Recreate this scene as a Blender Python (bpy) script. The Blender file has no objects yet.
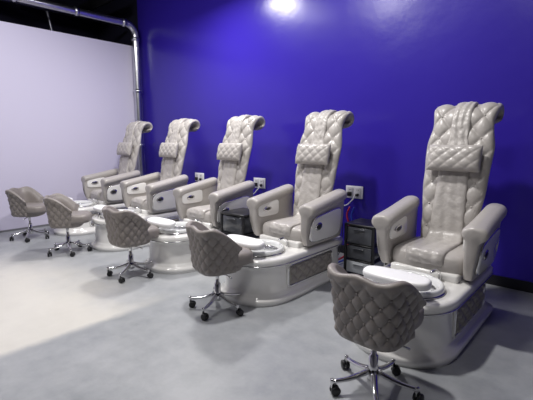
import bpy, bmesh, math, random
from mathutils import Vector, Matrix
random.seed(4)
scene = bpy.context.scene
try:
    scene.view_settings.view_transform = 'Standard'
    scene.view_settings.look = 'None'
except Exception: pass
pi = math.pi
# ------------------------------------------------------------ materials
def mat(name, col, rough=0.5, metal=0.0, bump=0.0, bscale=20, var=0.0, vscale=3, coat=0.0, spec=0.5, bdist=0.01, bdetail=4):
    m = bpy.data.materials.new(name); m.use_nodes = True
    nt = m.node_tree; b = nt.nodes['Principled BSDF']
    b.inputs['Base Color'].default_value = (*col, 1)
    b.inputs['Roughness'].default_value = rough
    b.inputs['Metallic'].default_value = metal
    b.inputs['Coat Weight'].default_value = coat
    b.inputs['Specular IOR Level'].default_value = spec
    tc = nt.nodes.new('ShaderNodeTexCoord')
    if bump > 0:
        n = nt.nodes.new('ShaderNodeTexNoise'); n.inputs['Scale'].default_value = bscale; n.inputs['Detail'].default_value = bdetail
        bp = nt.nodes.new('ShaderNodeBump'); bp.inputs['Strength'].default_value = bump; bp.inputs['Distance'].default_value = bdist
        nt.links.new(tc.outputs['Object'], n.inputs['Vector'])
        nt.links.new(n.outputs['Fac'], bp.inputs['Height']); nt.links.new(bp.outputs['Normal'], b.inputs['Normal'])
    if var > 0:
        n = nt.nodes.new('ShaderNodeTexNoise'); n.inputs['Scale'].default_value = vscale; n.inputs['Detail'].default_value = 5
        r = nt.nodes.new('ShaderNodeMapRange'); r.inputs[3].default_value = 1-var; r.inputs[4].default_value = 1+var
        mx = nt.nodes.new('ShaderNodeVectorMath'); mx.operation = 'SCALE'; mx.inputs[0].default_value = col
        nt.links.new(tc.outputs['Object'], n.inputs['Vector']); nt.links.new(n.outputs['Fac'], r.inputs[0])
        nt.links.new(r.outputs[0], mx.inputs['Scale']); nt.links.new(mx.outputs[0], b.inputs['Base Color'])
    return m
M_leather = mat('grey_leather', (0.43,0.405,0.385), 0.32, bump=0.2, bscale=35, var=0.06)
M_runner = mat('wrinkled_leather', (0.45,0.425,0.405), 0.32, bump=0.6, bscale=13, var=0.08, bdist=0.02, bdetail=3)
M_stool = mat('taupe_leather', (0.25,0.225,0.21), 0.42, bump=0.25, bscale=35, var=0.06)
M_panel = mat('base_panel_leather', (0.27,0.25,0.23), 0.4, bump=0.2, bscale=30)
M_pearl = mat('pearl_shell', (0.80,0.79,0.77), 0.12, coat=0.7, var=0.03)
M_bowl = mat('basin_enamel', (0.80,0.81,0.81), 0.06, coat=1.0)
M_white = mat('white_pad', (0.90,0.90,0.91), 0.35)
M_chrome = mat('chrome', (0.72,0.72,0.73), 0.12, metal=1.0)
M_duct = mat('galvanised_steel', (0.62,0.63,0.66), 0.28, metal=1.0, bump=0.2, bscale=9)
M_conduit = mat('dark_conduit_steel', (0.25,0.25,0.28), 0.4, metal=1.0)
M_black = mat('black_plastic', (0.012,0.012,0.014), 0.35)
M_dark = mat('dark_recess', (0.03,0.03,0.03), 0.4)
M_drawer = mat('smoke_drawer', (0.06,0.064,0.075), 0.15, coat=0.4)
M_drawer2 = mat('clear_drawer', (0.42,0.44,0.47), 0.2, coat=0.4)
M_blue = mat('blue_paint', (0.032,0.017,0.32), 0.25, bump=0.15, bscale=3.0, var=0.06, vscale=1.2, bdist=0.03, spec=0.5)
M_part = mat('white_partition_paint', (0.66,0.63,0.78), 0.6, var=0.015, vscale=0.8)
M_roomw = mat('grey_wall_paint', (0.18,0.18,0.20), 0.7)
M_ceil = mat('black_ceiling', (0.010,0.010,0.016), 0.8, bump=0.4, bscale=4)
M_void = mat('dark_upper_wall', (0.009,0.008,0.028), 0.8)
M_base = mat('black_baseboard', (0.01,0.01,0.014), 0.4)
M_red = mat('red_hose', (0.5,0.02,0.03), 0.4)
M_bl = mat('blue_hose', (0.02,0.06,0.5), 0.4)
M_cable = mat('white_cable', (0.7,0.7,0.72), 0.4)

# floor
def floor_mat():
    m = bpy.data.materials.new('concrete_floor'); m.use_nodes = True
    nt = m.node_tree; b = nt.nodes['Principled BSDF']; L = nt.links
    tc = nt.nodes.new('ShaderNodeTexCoord')
    sp = nt.nodes.new('ShaderNodeSeparateXYZ'); L.new(tc.outputs['Object'], sp.inputs[0])
    n1 = nt.nodes.new('ShaderNodeTexNoise'); n1.inputs['Scale'].default_value = 1.3; n1.inputs['Detail'].default_value = 8; n1.inputs['Roughness'].default_value=0.6
    n2 = nt.nodes.new('ShaderNodeTexNoise'); n2.inputs['Scale'].default_value = 7; n2.inputs['Detail'].default_value = 8; n2.inputs['Roughness'].default_value=0.7
    L.new(tc.outputs['Object'], n1.inputs['Vector']); L.new(tc.outputs['Object'], n2.inputs['Vector'])
    def math_(op, a, bb, clamp=False):
        k = nt.nodes.new('ShaderNodeMath'); k.operation = op; k.use_clamp = clamp
        for i, v in enumerate((a, bb)):
            if isinstance(v, (int, float)): k.inputs[i].default_value = v
            else: L.new(v, k.inputs[i])
        return k.outputs[0]
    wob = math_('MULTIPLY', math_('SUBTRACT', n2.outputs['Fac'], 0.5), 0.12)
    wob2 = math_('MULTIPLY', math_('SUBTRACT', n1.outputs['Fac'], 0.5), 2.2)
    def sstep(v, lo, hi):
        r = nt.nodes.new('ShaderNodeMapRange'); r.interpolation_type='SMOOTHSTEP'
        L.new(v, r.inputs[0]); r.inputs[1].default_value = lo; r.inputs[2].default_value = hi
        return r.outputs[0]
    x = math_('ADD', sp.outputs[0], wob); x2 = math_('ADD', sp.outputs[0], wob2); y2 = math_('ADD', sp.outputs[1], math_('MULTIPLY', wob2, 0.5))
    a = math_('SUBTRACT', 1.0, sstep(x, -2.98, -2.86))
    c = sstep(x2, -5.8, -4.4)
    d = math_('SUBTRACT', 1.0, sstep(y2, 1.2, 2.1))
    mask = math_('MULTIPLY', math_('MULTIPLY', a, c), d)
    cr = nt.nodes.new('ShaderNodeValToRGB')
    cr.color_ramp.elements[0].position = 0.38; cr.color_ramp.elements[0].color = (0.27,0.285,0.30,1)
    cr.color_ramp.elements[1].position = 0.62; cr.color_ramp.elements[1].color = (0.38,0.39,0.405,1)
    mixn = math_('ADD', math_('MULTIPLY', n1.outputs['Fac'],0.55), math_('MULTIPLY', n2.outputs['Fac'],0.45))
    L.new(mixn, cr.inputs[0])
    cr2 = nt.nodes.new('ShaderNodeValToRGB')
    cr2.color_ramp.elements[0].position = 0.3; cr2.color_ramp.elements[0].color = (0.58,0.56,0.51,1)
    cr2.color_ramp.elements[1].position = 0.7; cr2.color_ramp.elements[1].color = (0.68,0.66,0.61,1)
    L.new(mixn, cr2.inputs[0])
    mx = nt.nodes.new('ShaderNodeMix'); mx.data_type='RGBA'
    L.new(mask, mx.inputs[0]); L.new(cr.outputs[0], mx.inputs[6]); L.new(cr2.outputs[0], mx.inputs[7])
    L.new(mx.outputs[2], b.inputs['Base Color'])
    rr = nt.nodes.new('ShaderNodeMapRange'); rr.inputs[3].default_value=0.25; rr.inputs[4].default_value=0.6
    L.new(n2.outputs['Fac'], rr.inputs[0]); L.new(rr.outputs[0], b.inputs['Roughness'])
    bp = nt.nodes.new('ShaderNodeBump'); bp.inputs['Strength'].default_value = 0.06; bp.inputs['Distance'].default_value=0.02
    L.new(n2.outputs['Fac'], bp.inputs['Height']); L.new(bp.outputs['Normal'], b.inputs['Normal'])
    return m
M_floor = floor_mat()

# ------------------------------------------------------------ mesh helpers
def mk(name, verts, faces, smooth=True):
    me = bpy.data.meshes.new(name); me.from_pydata([tuple(v) for v in verts], [], faces)
    bm = bmesh.new(); bm.from_mesh(me); bmesh.ops.recalc_face_normals(bm, faces=bm.faces)
    bm.to_mesh(me); bm.free()
    if smooth:
        for p in me.polygons: p.use_smooth = True
    me.update(); return me
def loft(name, rings, close=True, cap0=False, cap1=False, smooth=True):
    V=[]; F=[]; n=len(rings[0])
    for r in rings: V += r
    for i in range(len(rings)-1):
        for j in range(n if close else n-1):
            k=(j+1)%n
            F.append((i*n+j, i*n+k, (i+1)*n+k, (i+1)*n+j))
    if cap0: F.append(tuple(range(n)))
    if cap1: F.append(tuple((len(rings)-1)*n+j for j in range(n)))
    return mk(name, V, F, smooth)
def rbox(name, cx, cy, cz, sx, sy, sz, bev=0.02, seg=4, smooth=True):
    bm = bmesh.new(); bmesh.ops.create_cube(bm, size=1)
    bmesh.ops.scale(bm, vec=(sx,sy,sz), verts=bm.verts)
    if bev>0: bmesh.ops.bevel(bm, geom=bm.edges[:]+bm.verts[:], offset=bev, segments=seg, profile=0.5, affect='EDGES')
    bmesh.ops.translate(bm, vec=(cx,cy,cz), verts=bm.verts)
    me = bpy.data.meshes.new(name); bm.to_mesh(me); bm.free()
    if smooth and bev>0:
        for p in me.polygons: p.use_smooth=True
    return me
def lathe(name, prof, cx=0, cy=0, n=48):
    rings=[]
    for r,z in prof:
        rings.append([(cx+max(r,1e-4)*math.cos(2*pi*j/n), cy+max(r,1e-4)*math.sin(2*pi*j/n), z) for j in range(n)])
    return loft(name, rings)
def tube(name, pts, r, n=12, cap=True):
    pts=[Vector(p) for p in pts]; rings=[]
    d0=(pts[1]-pts[0]).normalized()
    nrm = d0.orthogonal().normalized()
    for i,p in enumerate(pts):
        a=pts[max(i-1,0)]; b=pts[min(i+1,len(pts)-1)]
        d=(b-a).normalized()
        nrm=(nrm-d*nrm.dot(d)).normalized(); bn=d.cross(nrm)
        rr = r[i] if isinstance(r,(list,tuple)) else r
        rings.append([tuple(p+(nrm*math.cos(2*pi*j/n)+bn*math.sin(2*pi*j/n))*rr) for j in range(n)])
    return loft(name, rings, cap0=cap, cap1=cap)
def join(name, meshes):
    bm=bmesh.new()
    for me in meshes: bm.from_mesh(me)
    out=bpy.data.meshes.new(name); bm.to_mesh(out); bm.free()
    return out
def spline(pts, n):
    P=[Vector(p) for p in pts]; P=[P[0]*2-P[1]]+P+[P[-1]*2-P[-2]]
    out=[]; segs=len(P)-3
    for i in range(n):
        t=i/(n-1)*segs; k=min(int(t),segs-1); u=t-k
        a,b,c,d=P[k:k+4]
        out.append(0.5*((2*b)+(c-a)*u+(2*a-5*b+4*c-d)*u*u+(3*b-a-3*c+d)*u**3))
    return out
def inst(prefix, parts, loc, rot=0, scale=1):
    e=bpy.data.objects.new(prefix, None); scene.collection.objects.link(e)
    e.location=loc; e.rotation_euler=(0,0,rot); e.scale=(scale,)*3; e.empty_display_size=0.1
    for nm, me, mt in parts:
        if not me.materials: me.materials.append(mt)
        o=bpy.data.objects.new(nm, me); scene.collection.objects.link(o); o.parent=e
    return e
def solo(name, me, mt):
    me.materials.append(mt); o=bpy.data.objects.new(name, me); scene.collection.objects.link(o); return o
def tuft(a,b,e=0.45):
    return (abs(math.sin(pi*a))*abs(math.sin(pi*b)))**e

# ------------------------------------------------------------ room
CAMH=1.40
WY=4.28; WX=-7.0
H=4.5
def slab(name,x0,x1,y0,y1,z0,z1,mt): 
    me=rbox(name,(x0+x1)/2,(y0+y1)/2,(z0+z1)/2,x1-x0,y1-y0,z1-z0,0); return solo(name,me,mt)
slab('floor',-9.2,3.2,-3.7,WY+0.2,-0.1,0,M_floor)
slab('wall_back',WX,3.2,WY,WY+0.2,0,H,M_blue)
slab('wall_left',WX-0.15,WX,-3.5,WY+0.2,0,3.12,M_part)
slab('wall_left_upper',-9.2,-9.0,-3.7,WY+0.4,0,H,M_void)
slab('wall_back_annex',-9.2,WX,WY+0.2,WY+0.4,0,H,M_void)
slab('wall_right',3.0,3.2,-3.5,WY,0,H,M_roomw)
slab('wall_front',-9.2,3.2,-3.7,-3.5,0,H,M_roomw)
slab('ceiling',-9.2,3.2,-3.7,WY+0.4,H,H+0.1,M_ceil)
slab('baseboard_back',WX,3.0,WY-0.015,WY,0,0.10,M_base)
slab('baseboard_left',WX,WX+0.012,-3.5,WY-0.02,0,0.03,M_roomw)
# duct pipe
dp=[(-6.9,-3.4,3.47)]+[(-6.9,y,3.47) for y in (-2,0,2,3.6,3.95)]
for k in range(1,9):
    a=k/8*pi/2; dp.append((-6.9,3.95+0.2*math.sin(a),3.27+0.2*math.cos(a)))
dp+=[(-6.9,4.15,3.0),(-6.9,4.15,2),(-6.9,4.15,1.0),(-6.9,4.15,0.02)]
ms=[tube('p',dp,0.062,20)]
for y in (3.93,3.1,2.2,1.2,0.2): ms.append(tube('f',[(-6.9,y-0.03,3.47),(-6.9,y+0.03,3.47)],0.075,20))
for z in (3.22,2.3,1.3): ms.append(tube('f',[(-6.9,4.15,z-0.03),(-6.9,4.15,z+0.03)],0.075,20))
solo('steel_duct_pipe',join('duct',ms),M_duct)
# ceiling conduits / joists
ms=[]
for y in (1.2,2.1,3.0,3.9): ms.append(rbox('j',-8.05,y,3.98,1.9,0.06,0.18,0.005,1))
solo('ceiling_joists',join('joists',ms),M_black)
ms=[tube('c',[(-8.3,-3,3.85),(-8.3,4.3,3.85)],0.035,10), tube('c',[(-7.9,2.9,4.4),(-7.9,3.1,3.3),(-7.9,3.1,2.0)],0.03,10),
    tube('c',[(-7.6,-3,3.6),(-7.6,4.3,3.6)],0.025,10)]
solo('ceiling_conduit',join('conduit',ms),M_conduit)

# ------------------------------------------------------------ pedicure chair
BC=(0,-0.39)
def inside(x,y,d):
    hw=0.315+d; ax=abs(x)
    if y<-0.34: return (ax/hw)**2.25+((-0.34-y)/(0.345+d))**2.25<1
    yb=0.60+d; r=0.12
    if ax>hw or y>yb: return False
    if ax>hw-r and y>yb-r: return (ax-hw+r)**2+(y-yb+r)**2<r*r
    return True
def outline(d,z,n=200):
    out=[]
    for j in range(n):
        th=2*pi*j/n; lo,hi=0,2
        dx,dy=math.cos(th),math.sin(th)
        for _ in range(26):
            m=(lo+hi)/2
            if inside(BC[0]+dx*m,BC[1]+dy*m,d): lo=m
            else: hi=m
        out.append((BC[0]+dx*lo,BC[1]+dy*lo,z))
    return out
n=200
lv=[(0.0,0.040),(0.035,0.045),(0.055,0.040),(0.062,0.018),(0.075,0.014),(0.09,0.0),(0.105,-0.006),(0.30,-0.012),(0.325,-0.004),(0.333,0.016),(0.352,0.024),(0.385,0.024),(0.398,0.012),(0.402,-0.01)]
rings=[outline(d,z,n) for z,d in lv]
rings.append([(BC[0]+0.235*math.cos(2*pi*j/n),BC[1]+0.235*math.sin(2*pi*j/n),0.403) for j in range(n)])
base=loft('base',rings,cap0=True)
bowl=lathe('bowl',[(0.238,0.398),(0.243,0.42),(0.24,0.44),(0.228,0.45),(0.213,0.445),(0.205,0.425),(0.195,0.36),(0.17,0.28),(0.10,0.24),(0,0.235)],BC[0],BC[1],64)
ringm=join('ring',[lathe('ring',[(0.197,0.40),(0.193,0.405),(0.188,0.40),(0.192,0.36)],BC[0],BC[1],64),
    lathe('ring2',[(0.240,0.402),(0.249,0.404),(0.251,0.410),(0.244,0.416)],BC[0],BC[1],64)])
o_=outline(0.026,0.343,n); o_.append(o_[0]); trimr=tube('trim',o_,0.005,8,False)
drain=lathe('drain',[(0.035,0.237),(0.035,0.245),(0.0,0.247)],BC[0],BC[1],20)
jets=[]
for a in (200,250,290,340):
    t=math.radians(a); m=lathe('j',[(0.028,0.0),(0.028,0.012),(0.015,0.016),(0,0.016)],0,0,16)
    m.transform(Matrix.Translation((BC[0]+0.192*math.cos(t),BC[1]+0.192*math.sin(t),0.335))@Matrix.Rotation(t,4,'Z')@Matrix.Rotation(-pi/2,4,'Y')); jets.append(m)
def side_panel(sg):
    nu,nv=84,30; y0,y1,z0,z1=-0.33,0.36,0.120,0.302
    V=[];F=[]
    for i in range(nu+1):
        for j in range(nv+1):
            u=i/nu; v=j/nv; y=y0+(y1-y0)*u; z=z0+(z1-z0)*v
            e=min(1,min(u*(y1-y0),(1-u)*(y1-y0),v*(z1-z0),(1-v)*(z1-z0))/0.012)
            V.append((sg*(0.306+e*(0.004+0.024*tuft(y/0.13+z/0.10,y/0.13-z/0.10))),y,z))
    for i in range(nu):
        for j in range(nv):
            a=i*(nv+1)+j; F.append((a,a+1,a+nv+2,a+nv+1))
    return mk('panel',V,F)
def frame(sg,y0,y1,z0,z1,x,r=0.011,cr=0.04):
    pts=[]
    for (cy,cz,a0) in ((y1-cr,z1-cr,0),(y0+cr,z1-cr,90),(y0+cr,z0+cr,180),(y1-cr,z0+cr,270)):
        for k in range(7):
            a=math.radians(a0+15*k); pts.append((sg*x,cy+cr*math.cos(a),cz+cr*math.sin(a)))
    pts.append(pts[0]); pts.append(pts[1])
    return tube('frame',pts,r,10,False)
panels=join('panels',[side_panel(1),side_panel(-1)])
frames=join('frames',[frame(s,-0.345,0.375,0.106,0.316,0.308) for s in (1,-1)])
frames2=join('frames2',[frame(s,-0.333,0.363,0.118,0.304,0.314,0.006,0.03) for s in (1,-1)])
ped=rbox('ped',0,0.22,0.425,0.50,0.66,0.07,0.02)
fau=join('faucet',[tube('f',[tuple(v) for v in spline([(0.13,-0.125,0.40),(0.13,-0.125,0.46),(0.12,-0.165,0.49),(0.10,-0.215,0.48)],14)],0.011,10),
   lathe('k',[(0.022,0.40),(0.022,0.425),(0.012,0.43),(0,0.43)],-0.05,-0.13,16), lathe('k',[(0.022,0.40),(0.022,0.425),(0.012,0.43),(0,0.43)],-0.12,-0.135,16)])
def pad(w,d,h,cx,cy,cz,tilt=0,ex=4):
    rings=[];n=48
    for zf,sf in ((-.5,.86),(-.42,.95),(-.2,1),(.15,1),(.36,.95),(.46,.86),(.5,.7)):
        r=[]
        for j in range(n):
            t=2*pi*j/n; c,s=math.cos(t),math.sin(t)
            X=abs(c)**(2/ex)*(1 if c>0 else -1); Y=abs(s)**(2/ex)*(1 if s>0 else -1)
            sx=1-(1-sf)*d/w
            r.append((X*w/2*sx,Y*d/2*sf,zf*h))
        rings.append(r)
    me=loft('pad',rings,cap0=True,cap1=True)
    me.transform(Matrix.Translation((cx,cy,cz))@Matrix.Rotation(tilt,4,'X')); return me
foot=pad(0.45,0.15,0.055,0,-0.575,0.515,0.16,3)
footpost=join('post',[tube('p',[(0,-0.645,0.40),(0,-0.64,0.45),(0,-0.59,0.505)],0.02,12),rbox('b',0,-0.585,0.486,0.16,0.08,0.012,0.004,2)])
def seat_mesh():
    W=0.275; rings=[]; n=96
    for zf,ins in ((0.435,0.02),(0.44,0.008),(0.455,0.0),(0.50,-0.006),(0.545,0.0),(0.562,0.008),(0.574,0.022),(0.582,0.045),(0.588,0.09),(0.590,0.16)):
        r=[]
        for j in range(n):
            t=2*pi*j/n; c,s=math.cos(t),math.sin(t); ex=7
            X=abs(c)**(2/ex)*(1 if c>0 else -1); Y=abs(s)**(2/ex)*(1 if s>0 else -1)
            r.append((X*(W-ins),0.22+Y*(0.29-ins)-0.02*(1-X*X)*(Y<0),zf-0.02*(0.22+Y*(0.29-ins))))
        rings.append(r)
    return loft('seat',rings,cap0=True,cap1=True)
seat=seat_mesh()
prof=spline([(0,.40,.50),(0,.432,.70),(0,.472,.90),(0,.520,1.10),(0,.572,1.30),(0,.618,1.46),(0,.65,1.565),(0,.69,1.628),(0,.745,1.652),(0,.80,1.635),(0,.825,1.59),(0,.805,1.55),(0,.775,1.555)],160)
def pn(i,P=prof):
    a=P[max(i-1,0)]; b=P[min(i+1,len(P)-1)]; d=(b-a).normalized()
    return Vector((0,-d.z,d.y))
arc=[0]
for i in range(1,len(prof)): arc.append(arc[-1]+(prof[i]-prof[i-1]).length)
AL=arc[-1]
def bw(s):
    f=s/AL
    pts=[(0,.21),(.15,.22),(.4,.25),(.60,.264),(.74,.236),(.84,.258),(.90,.262),(1,.25)]
    for (a,x),(b,y) in zip(pts,pts[1:]):
        if f<=b: 
            t=(f-a)/(b-a); t=t*t*(3-2*t); return x+(y-x)*t
    return pts[-1][1]
def crown(s,un):
    f=max(0,min(1,(s/AL-0.70)/0.14)); f=f*f*(3-2*f)
    return 0.022*f*(abs(un)**2.4)-0.006*f
TX,TS=0.165,0.185
def back_mesh():
    rings=[]; m=96
    for i,p in enumerate(prof):
        nn=pn(i); s=arc[i]; w=bw(s); r=[]
        T=0.042
        if i>112: T=0.042-0.016*(i-112)/48
        for j in range(m+1):
            u=-1+2*j/m; x=w*math.sin(u*pi/2)
            un=x/w
            edge=(max(0,1-abs(un)**7))**0.5
            tf=0.030*tuft(x/TX+s/TS,x/TX-s/TS,.30)*edge
            off=T*edge-0.014*edge+tf*(1 if i<133 else .4)
            q=p+nn*off; r.append((x,q.y,q.z+crown(s,un)))
        for j in range(1,16):
            u=1-2*j/16; x=w*math.sin(u*pi/2); edge=(max(0,1-abs(x/w)**7))**0.5
            q=p-nn*T*0.7*edge; r.append((x,q.y,q.z+crown(s,x/w)))
        rings.append(r)
    return loft('back',rings,cap0=True,cap1=True)
backm=back_mesh()
def buttons():
    ms=[]
    for k in range(-40,40):
        for l in range(-40,40):
            x=(k+l)/2*TX; s=(k-l)/2*TS
            if s<0.12 or s>AL-0.20: continue
            w=bw(s)
            if abs(x)>w-0.03 or abs(x)<0.09: continue
            i=min(range(len(arc)),key=lambda q:abs(arc[q]-s)); q=prof[i]+pn(i)*0.033
            bm=bmesh.new(); bmesh.ops.create_uvsphere(bm,u_segments=10,v_segments=6,radius=0.010)
            bmesh.ops.translate(bm,vec=(x,q.y,q.z+crown(s,x/w)),verts=bm.verts); me=bpy.data.meshes.new('b'); bm.to_mesh(me); bm.free(); ms.append(me)
    return join('buttons',ms)
btn=buttons()
def runner():
    rings=[]; m=28
    path=[]
    seatpts=spline([(0,-.095,.50),(0,-.098,.55),(0,-.07,.592),(0,.0,.60),(0,.15,.602),(0,.28,.60),(0,.335,.612)],40)
    for p in seatpts: path.append((p,0.14))
    for i,p in enumerate(prof):
        if arc[i]<0.15 or i>140: continue
        q=p+pn(i)*(0.060 if i<115 else 0.060-0.012*min(1,(i-115)/20)); f=arc[i]/AL
        wd=0.14-0.02*min(1,f/0.4) if f<0.5 else 0.12-0.045*min(1,(f-0.5)/0.15)
        path.append((q,wd))
    n=len(path)
    for i,(p,w) in enumerate(path):
        a=path[max(i-1,0)][0]; b=path[min(i+1,n-1)][0]; d=(b-a).normalized(); nn=Vector((0,-d.z,d.y))
        r=[]
        for j in range(m+1):
            u=-1+2*j/m; e=(max(0,1-abs(u)**5))**0.5
            wr=0.0025*math.sin(i*0.9+2.5*math.sin(u*3+i*.21))*math.sin(u*5+i*.3)+0.0025*math.sin(u*9+1.5*math.sin(i*0.13))
            off=-0.010+0.018*e+wr*e
            q=p+nn*off; r.append((u*w,q.y,q.z))
        for j in range(1,m):
            u=1-2*j/m; q=p-nn*0.024; r.append((u*w,q.y,q.z))
        rings.append(r)
    return loft('runner',rings,cap0=True,cap1=True)
run=runner()
def pillow():
    W,Hh,T=0.205,0.108,0.055; m1,m2=72,44; V=[];F=[]
    for side in (1,-1):
        o=len(V)
        for i in range(m1+1):
            for j in range(m2+1):
                u=math.sin((-1+2*i/m1)*pi/2); v=math.sin((-1+2*j/m2)*pi/2); 
                e=max(0,(1-abs(u)**5)*(1-abs(v)**3.4))**0.5
                x=u*W; z=v*Hh
                t=T*e+(0.012*(tuft(x/0.10+z/0.09,x/0.10-z/0.09,.35)-1)*e if side==1 else 0)
                V.append((x,-side*t,z))
        for i in range(m1):
            for j in range(m2):
                a=o+i*(m2+1)+j; F.append((a,a+1,a+m2+2,a+m2+1))
    me=mk('pillow',V,F)
    bm=bmesh.new(); bm.from_mesh(me); bmesh.ops.remove_doubles(bm,verts=bm.verts,dist=1e-5); bmesh.ops.recalc_face_normals(bm,faces=bm.faces); bm.to_mesh(me); bm.free()
    k=min(range(len(prof)),key=lambda q:abs(prof[q].z-1.23)); c=prof[k]+pn(k)*0.110
    me.transform(Matrix.Translation(c)@Matrix.Rotation(-0.25,4,'X')); 
    for p in me.polygons: p.use_smooth=True
    return me
pil=pillow()
def arm(sg):
    rings=[]
    stations=[(-.13,.55),(-.127,.75),(-.12,.88),(-.105,.96),(-.08,1),(-.02,1),(.1,1),(.22,1),(.34,1),(.44,1),(.47,.95),(.485,.85),(.49,.7)]
    for y,sc in stations:
        f=(y+.13)/.62
        top=0.820+0.10*(f**1.1)
        bulge=0.012*max(0,1-f*3.5)
        pts=[(.270,.43),(.272,.55),(.272,top-.12),(.266,top-.09),(.258-bulge,top-.06),(.262-bulge,top-.028),(.285,top-.006),(.32,top+.002),(.352,top),(.388+bulge,top-.012),(.410+bulge,top-.04),(.408+bulge,top-.075),(.388,top-.10),(.375,top-.12),(.362,.60),(.345,.50),(.330,.43)]
        cx,cz=.335,(top+.43)/2
        low=[]
        P2=spline([(a,0,b) for a,b in pts]+[(pts[0][0]+.03,0,.425)],56)
        for q in P2:
            x=cx+(q.x-cx)*sc; z=cz+(q.z-cz)*(1-(1-sc)*0.28)
            yy=y+ (0.05*max(0,(0.62-z)/0.19)**2 if f<0.5 else 0)*(1-f*2)
            low.append((sg*x,yy,z))
        rings.append(low)
    return loft('arm',rings,cap0=True,cap1=True)
arms=join('arms',[arm(1),arm(-1)])
def oplate(sg,x,y0,y1,z0,z1,th,tilt=0,ex=5):
    rings=[];n=56; cy,cz=(y0+y1)/2,(z0+z1)/2; hy,hz=(y1-y0)/2,(z1-z0)/2
    for dx,sf in ((-th,1),(th*.5,1),(th*.85,.97),(th,.92)):
        r=[]
        for j in range(n):
            t=2*pi*j/n; c,s=math.cos(t),math.sin(t)
            Y=abs(c)**(2/ex)*(1 if c>0 else -1); Z=abs(s)**(2/ex)*(1 if s>0 else -1)
            sfY=1-(1-sf)*.5
            r.append((sg*(x+dx+tilt*Z*hz*sfY),cy+Y*hy*sfY,cz+Z*hz*sf+0.12*Y*hy*(Z>0)))
        rings.append(r)
    return loft('pl',rings,cap0=True,cap1=True)
OX=0.366
outer=join('op',[oplate(s,OX,-.085,.42,.465,.725,.012,.10) for s in (1,-1)])
outerrim=join('or',[oplate(s,OX,-.091,.426,.459,.731,.009,.10) for s in (1,-1)])
innerp=join('ip',[oplate(s,0.270,-.09,.22,.625,.770,-.010,0) for s in (1,-1)])
ov=[]
for s in (1,-1):
    ov.append(oplate(s,OX+.015,-.04,.07,.575,.648,.008,.10,2)); ov.append(oplate(s,0.258,-.03,.09,.678,.728,-.006,0,2))
ovals=join('ov',ov)
ovd=join('ovd',[oplate(s,OX+.023,-.022,.052,.59,.633,.004,.10,2) for s in (1,-1)]+[oplate(s,0.252,-.01,.07,.689,.717,-.003,0,2) for s in (1,-1)])
CH=[('base',base,M_pearl),('foot_basin',bowl,M_bowl),('basin_ring',ringm,M_chrome),('rim_trim',trimr,M_chrome),('drain',drain,M_chrome),('water_jets',join('jets',jets),M_chrome),
 ('side_panels',panels,M_panel),('panel_frames',frames,M_pearl),('panel_trim',frames2,M_chrome),('pedestal',ped,M_pearl),('faucet',fau,M_chrome),('footrest_pad',foot,M_white),('footrest_post',footpost,M_chrome),
 ('seat_cushion',seat,M_leather),('backrest',backm,M_leather),('backrest_buttons',btn,M_leather),('centre_runner',run,M_runner),('head_pillow',pil,M_leather),
 ('armrests',arms,M_leather),('arm_outer_panels',outer,M_pearl),('arm_panel_trim',outerrim,M_chrome),('arm_inner_panels',innerp,M_pearl),('arm_oval_trim',ovals,M_chrome),('arm_oval_inlay',ovd,M_dark)]
CX=[-1.03,-2.42,-3.68,-4.97,-6.22]
for x in CX: inst('pedicure_spa_chair',CH,(x,3.0,0))

# ------------------------------------------------------------ stools (face local +y)
def topz(t):
    return 0.715-0.17*max(0,(t-0.45)/0.55)**1.5-0.02*math.exp(-((t-0.25)/0.16)**2)
TH=math.radians(118)
RB=0.176
def shrad(v): return RB+0.034*v**1.2+0.024*max(0,(v-.75)/.25)**2
def shell():
    rings=[]; m=170; hN=48
    for i in range(m+1):
        th=-TH+2*TH*i/m; tt=abs(th)/TH; zt=topz(tt); zb=0.345
        dirv=(math.sin(th),-math.cos(th))
        sq=(abs(dirv[0])**3.6+abs(dirv[1])**3.6)**(-1/3.6)
        r=[]
        def P(rad,z): return (dirv[0]*rad*sq,dirv[1]*rad*sq*0.95,z)
        endf=min(1,(1-tt)/0.05)**0.5
        for j in range(hN+1):
            v=j/hN; z=zb+(zt-zb)*v
            rad=shrad(v)
            e=min(1,v/0.08,(1-v)/0.08)*endf
            rad+=0.018*tuft(th*2.55+z/0.105,th*2.55-z/0.105,.4)*e
            r.append(P(rad,z))
        R0=shrad(1)
        for k in range(1,8):
            a=k/8*pi; r.append(P(R0-0.022*endf+0.022*endf*math.cos(a),zt+0.02*math.sin(a)))
        for j in range(hN,-1,-4):
            v=j/hN; z=zb+(zt-zb)*v
            r.append(P(shrad(v)-0.044*endf,z))
        rings.append(r)
    return loft('shell',rings,cap0=True,cap1=True)
def shellbuttons():
    ms=[]
    for k in range(-20,20):
        for l in range(-20,20):
            th=(k+l)/2/2.55; z=(k-l)/2*0.105
            if abs(th)>TH*0.93: continue
            tt=abs(th)/TH; zt=topz(tt)
            if z<0.375 or z>zt-0.03: continue
            v=(z-0.345)/(zt-0.345); rad=shrad(v)+0.003
            d=(math.sin(th),-math.cos(th)); sq=(abs(d[0])**3.6+abs(d[1])**3.6)**(-1/3.6)
            bm=bmesh.new(); bmesh.ops.create_uvsphere(bm,u_segments=10,v_segments=6,radius=0.0085)
            bmesh.ops.translate(bm,vec=(d[0]*rad*sq,d[1]*rad*sq*.95,z),verts=bm.verts); me=bpy.data.meshes.new('b'); bm.to_mesh(me); bm.free(); ms.append(me)
    return join('bt',ms)
sh=shell(); shb=shellbuttons()
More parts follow.
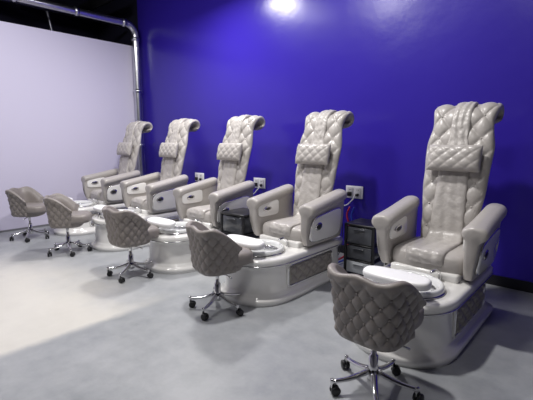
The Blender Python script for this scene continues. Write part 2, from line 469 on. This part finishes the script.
def sq_pad(w,d,prof_,cy,ex):
    rings=[];n=64
    for z,ins in prof_:
        r=[]
        for j in range(n):
            t=2*pi*j/n; c,s=math.cos(t),math.sin(t)
            X=abs(c)**(2/ex)*(1 if c>0 else -1); Y=abs(s)**(2/ex)*(1 if s>0 else -1)
            r.append((X*(w-ins),cy+Y*(d-ins),z))
        rings.append(r)
    return loft('sp',rings,cap0=True,cap1=True)
cush=sq_pad(0.192,0.222,[(0.39,.02),(0.40,.005),(0.42,0),(0.465,0),(0.485,.01),(0.497,.03),(0.503,.07),(0.506,.12)],0.065,3.6)
under=sq_pad(0.17,0.175,[(0.332,.06),(0.335,.03),(0.348,.01),(0.38,0),(0.41,.0)],0.02,3.4)
col=join('col',[lathe('c',[(0.0,0.075),(0.032,0.075),(0.034,0.10),(0.026,0.13),(0.026,0.22),(0.016,0.225),(0.016,0.32),(0.03,0.323),(0.06,0.328),(0.06,0.336),(0,0.336)],0,0,24),
   tube('lv',[(0.02,0,0.320),(0.15,0.03,0.316),(0.19,0.035,0.310)],0.006,8)])
legs=[];whe=[]
for k in range(5):
    a=2*pi*k/5+0.3; R=Matrix.Rotation(a,4,'Z')
    m=[]
    rr=[]
    for i in range(9):
        u=i/8; x=0.025+0.215*u; z=0.125-0.045*u-0.012*math.sin(u*pi); w=0.021-0.009*u; h=0.016-0.005*u
        rr.append([(x,w*math.cos(2*pi*j/12),z+h*math.sin(2*pi*j/12)) for j in range(12)])
    m.append(loft('l',rr,cap0=True,cap1=True))
    m.append(lathe('pin',[(0,0.045),(0.009,0.045),(0.012,0.085),(0.012,0.095),(0,0.097)],0.235,0,12))
    for q in m: q.transform(R); legs.append(q)
    off=random.uniform(0,6.28)
    W=Matrix.Translation((0.235*math.cos(a),0.235*math.sin(a),0))@Matrix.Rotation(off,4,'Z')
    for sy in (-1,1):
        w=lathe('w',[(0,-.009),(.022,-.009),(.027,-.005),(.027,.005),(.022,.009),(0,.009)],0,0,20)
        w.transform(Matrix.Translation((0.018,sy*0.014,0.027))@Matrix.Rotation(pi/2,4,'X')); w.transform(W); whe.append(w)
    hd=rbox('h',0.012,0,0.045,0.036,0.012,0.03,0.005,2); hd.transform(W); whe.append(hd)
ST=[('shell_back',sh,M_stool),('shell_buttons',shb,M_stool),('seat_pad',cush,M_stool),('seat_pan',under,M_stool),('gas_column',col,M_chrome),('star_legs',join('legs',legs),M_chrome),('casters',join('wh',whe),M_black)]
for (x,y,r) in ((-0.93,1.945,-3),(-2.43,2.12,-16),(-3.74,2.08,-2),(-5.12,2.01,-34),(-6.26,1.95,-50)):
    inst('salon_stool',ST,(x,y,0),math.radians(r))

# ------------------------------------------------------------ drawer carts
w,d,h=0.34,0.34,0.60
fr=[rbox('t',0,0,h-0.012,w,d,0.024,0.008,2),rbox('b',0,0,0.06,w,d,0.03,0.008,2),rbox('m',0,0,h*0.64,w-0.01,d-0.01,0.012,0.003,1),rbox('m',0,0,h*0.37,w-0.01,d-0.01,0.012,0.003,1)]
for sx in (-1,1):
    for sy in (-1,1):
        fr.append(rbox('p',sx*(w/2-0.014),sy*(d/2-0.014),h/2+0.03,0.026,0.026,h-0.08,0.006,2))
        fr.append(lathe('c',[(0,0.0),(.018,0.003),(.022,.022),(.018,.042),(0,0.05)],sx*(w/2-0.03),sy*(d/2-0.03),14))
def drawer(z0,z1):
    return join('d',[rbox('d',0,-0.01,(z0+z1)/2,w-0.06,d-0.03,z1-z0,0.012,3),rbox('hd',0,-d/2,z1-0.025,0.12,0.02,0.016,0.006,2)])
CART=[('frame',join('fr',fr),M_black),('drawer_top',drawer(h*0.66,h-0.03),M_drawer),('drawer_middle',drawer(h*0.39,h*0.62),M_drawer),('drawer_bottom',drawer(0.085,h*0.35),M_drawer2)]
inst('drawer_cart',CART,(-1.86,3.62,0),0.0,0.97)
inst('drawer_cart',CART,(-3.05,3.05,0),0.0,1.05)

# ------------------------------------------------------------ outlets
pl=[rbox('pl',0,-0.006,0,0.20,0.012,0.13,0.005,2)]
so=[];dk=[]
for sx in (-0.045,0.045):
    so.append(rbox('s',sx,-0.014,0,0.065,0.008,0.10,0.003,2))
    for dz in (-0.025,0.025):
        for dx in (-0.008,0.008): dk.append(rbox('h',sx+dx,-0.0185,dz,0.004,0.002,0.012,0))
plug=[rbox('pg',0.045,-0.03,-0.025,0.03,0.03,0.03,0.006,2),rbox('pg',-0.045,-0.03,-0.02,0.04,0.035,0.045,0.006,2)]
OUT=[('plate',join('a',pl),M_white),('sockets',join('b',so),M_cable),('slots',join('c',dk),M_black),('plugs',join('d',plug),M_black)]
for x in (-2.38,-3.93,-5.30):
    inst('wall_outlet',OUT,(x,WY,0.78),0,1.15)
for i,x in enumerate((-2.40,-3.93)):
    g=[]
    def cb(pts,r,mt,nm): g.append((nm,tube(nm,[tuple(v) for v in spline(pts,40)],r,8),mt))
    cb([(.045,-.04,.745),(.05,-.10,.70),(-.05,-.10,.62),(-.16,-.08,.66),(-.15,-.12,.45),(-.12,-.25,.10),(-.1,-.5,.02)],.008,M_cable,'power_cord')
    cb([(-.045,-.045,.75),(-.08,-.11,.72),(-.13,-.10,.60),(-.08,-.09,.35),(-.05,-.2,.05),(-.04,-.5,.02)],.005,M_black,'adapter_cord')
    cb([(-.02,-.03,.60),(-.04,-.06,.5),(0,-.07,.35),(.04,-.2,.06),(0.03,-.5,.02)],.011,M_red,'hot_water_hose')
    cb([(.04,-.03,.60),(.02,-.06,.5),(.06,-.07,.35),(.10,-.2,.06),(0.09,-.5,.02)],.011,M_bl,'cold_water_hose')
    inst('water_and_power_lines',g,(x,WY,0))

# ------------------------------------------------------------ lights
def area(name,loc,tgt,sx,sy,pw,col=(1,.975,.955)):
    l=bpy.data.lights.new(name,'AREA'); l.shape='RECTANGLE'; l.size=sx; l.size_y=sy; l.energy=pw; l.color=col
    o=bpy.data.objects.new(name,l); scene.collection.objects.link(o); o.location=loc
    o.rotation_euler=(Vector(tgt)-Vector(loc)).to_track_quat('-Z','Y').to_euler(); return o
area('ceiling_light_panel',(-4.4,3.2,3.6),(-4.2,2.6,0),0.35,0.35,78)
area('ceiling_light_panel_b',(-2.4,2.1,4.4),(-1.9,2.3,0),0.22,0.22,118)
area('ceiling_light_panel_c',(-4.0,0.2,4.35),(-3.9,1.2,0),0.7,0.5,62)
area('ceiling_light_panel_d',(-0.9,0.2,4.35),(-1.2,2.4,0.3),0.5,0.5,27)
area('ceiling_light_panel_e',(-5.3,1.0,4.2),(-6.4,1.4,0.8),0.5,0.5,28,(.95,.94,1))
w_=bpy.data.worlds.new('world'); scene.world=w_; w_.use_nodes=True
w_.node_tree.nodes['Background'].inputs[0].default_value=(0.6,0.63,0.75,1); w_.node_tree.nodes['Background'].inputs[1].default_value=0.2

# ------------------------------------------------------------ camera
cd=bpy.data.cameras.new('camera'); cam=bpy.data.objects.new('camera',cd); scene.collection.objects.link(cam); scene.camera=cam
cd.sensor_width=36; cd.lens=36*400/533; cd.clip_start=0.05
cam.location=(0,0,CAMH)
yaw=math.radians(48.4); p=math.radians(8.53)
ang=pi-yaw
f=Vector((math.cos(ang)*math.cos(p),math.sin(ang)*math.cos(p),-math.sin(p)))
cam.rotation_euler=f.to_track_quat('-Z','Y').to_euler()
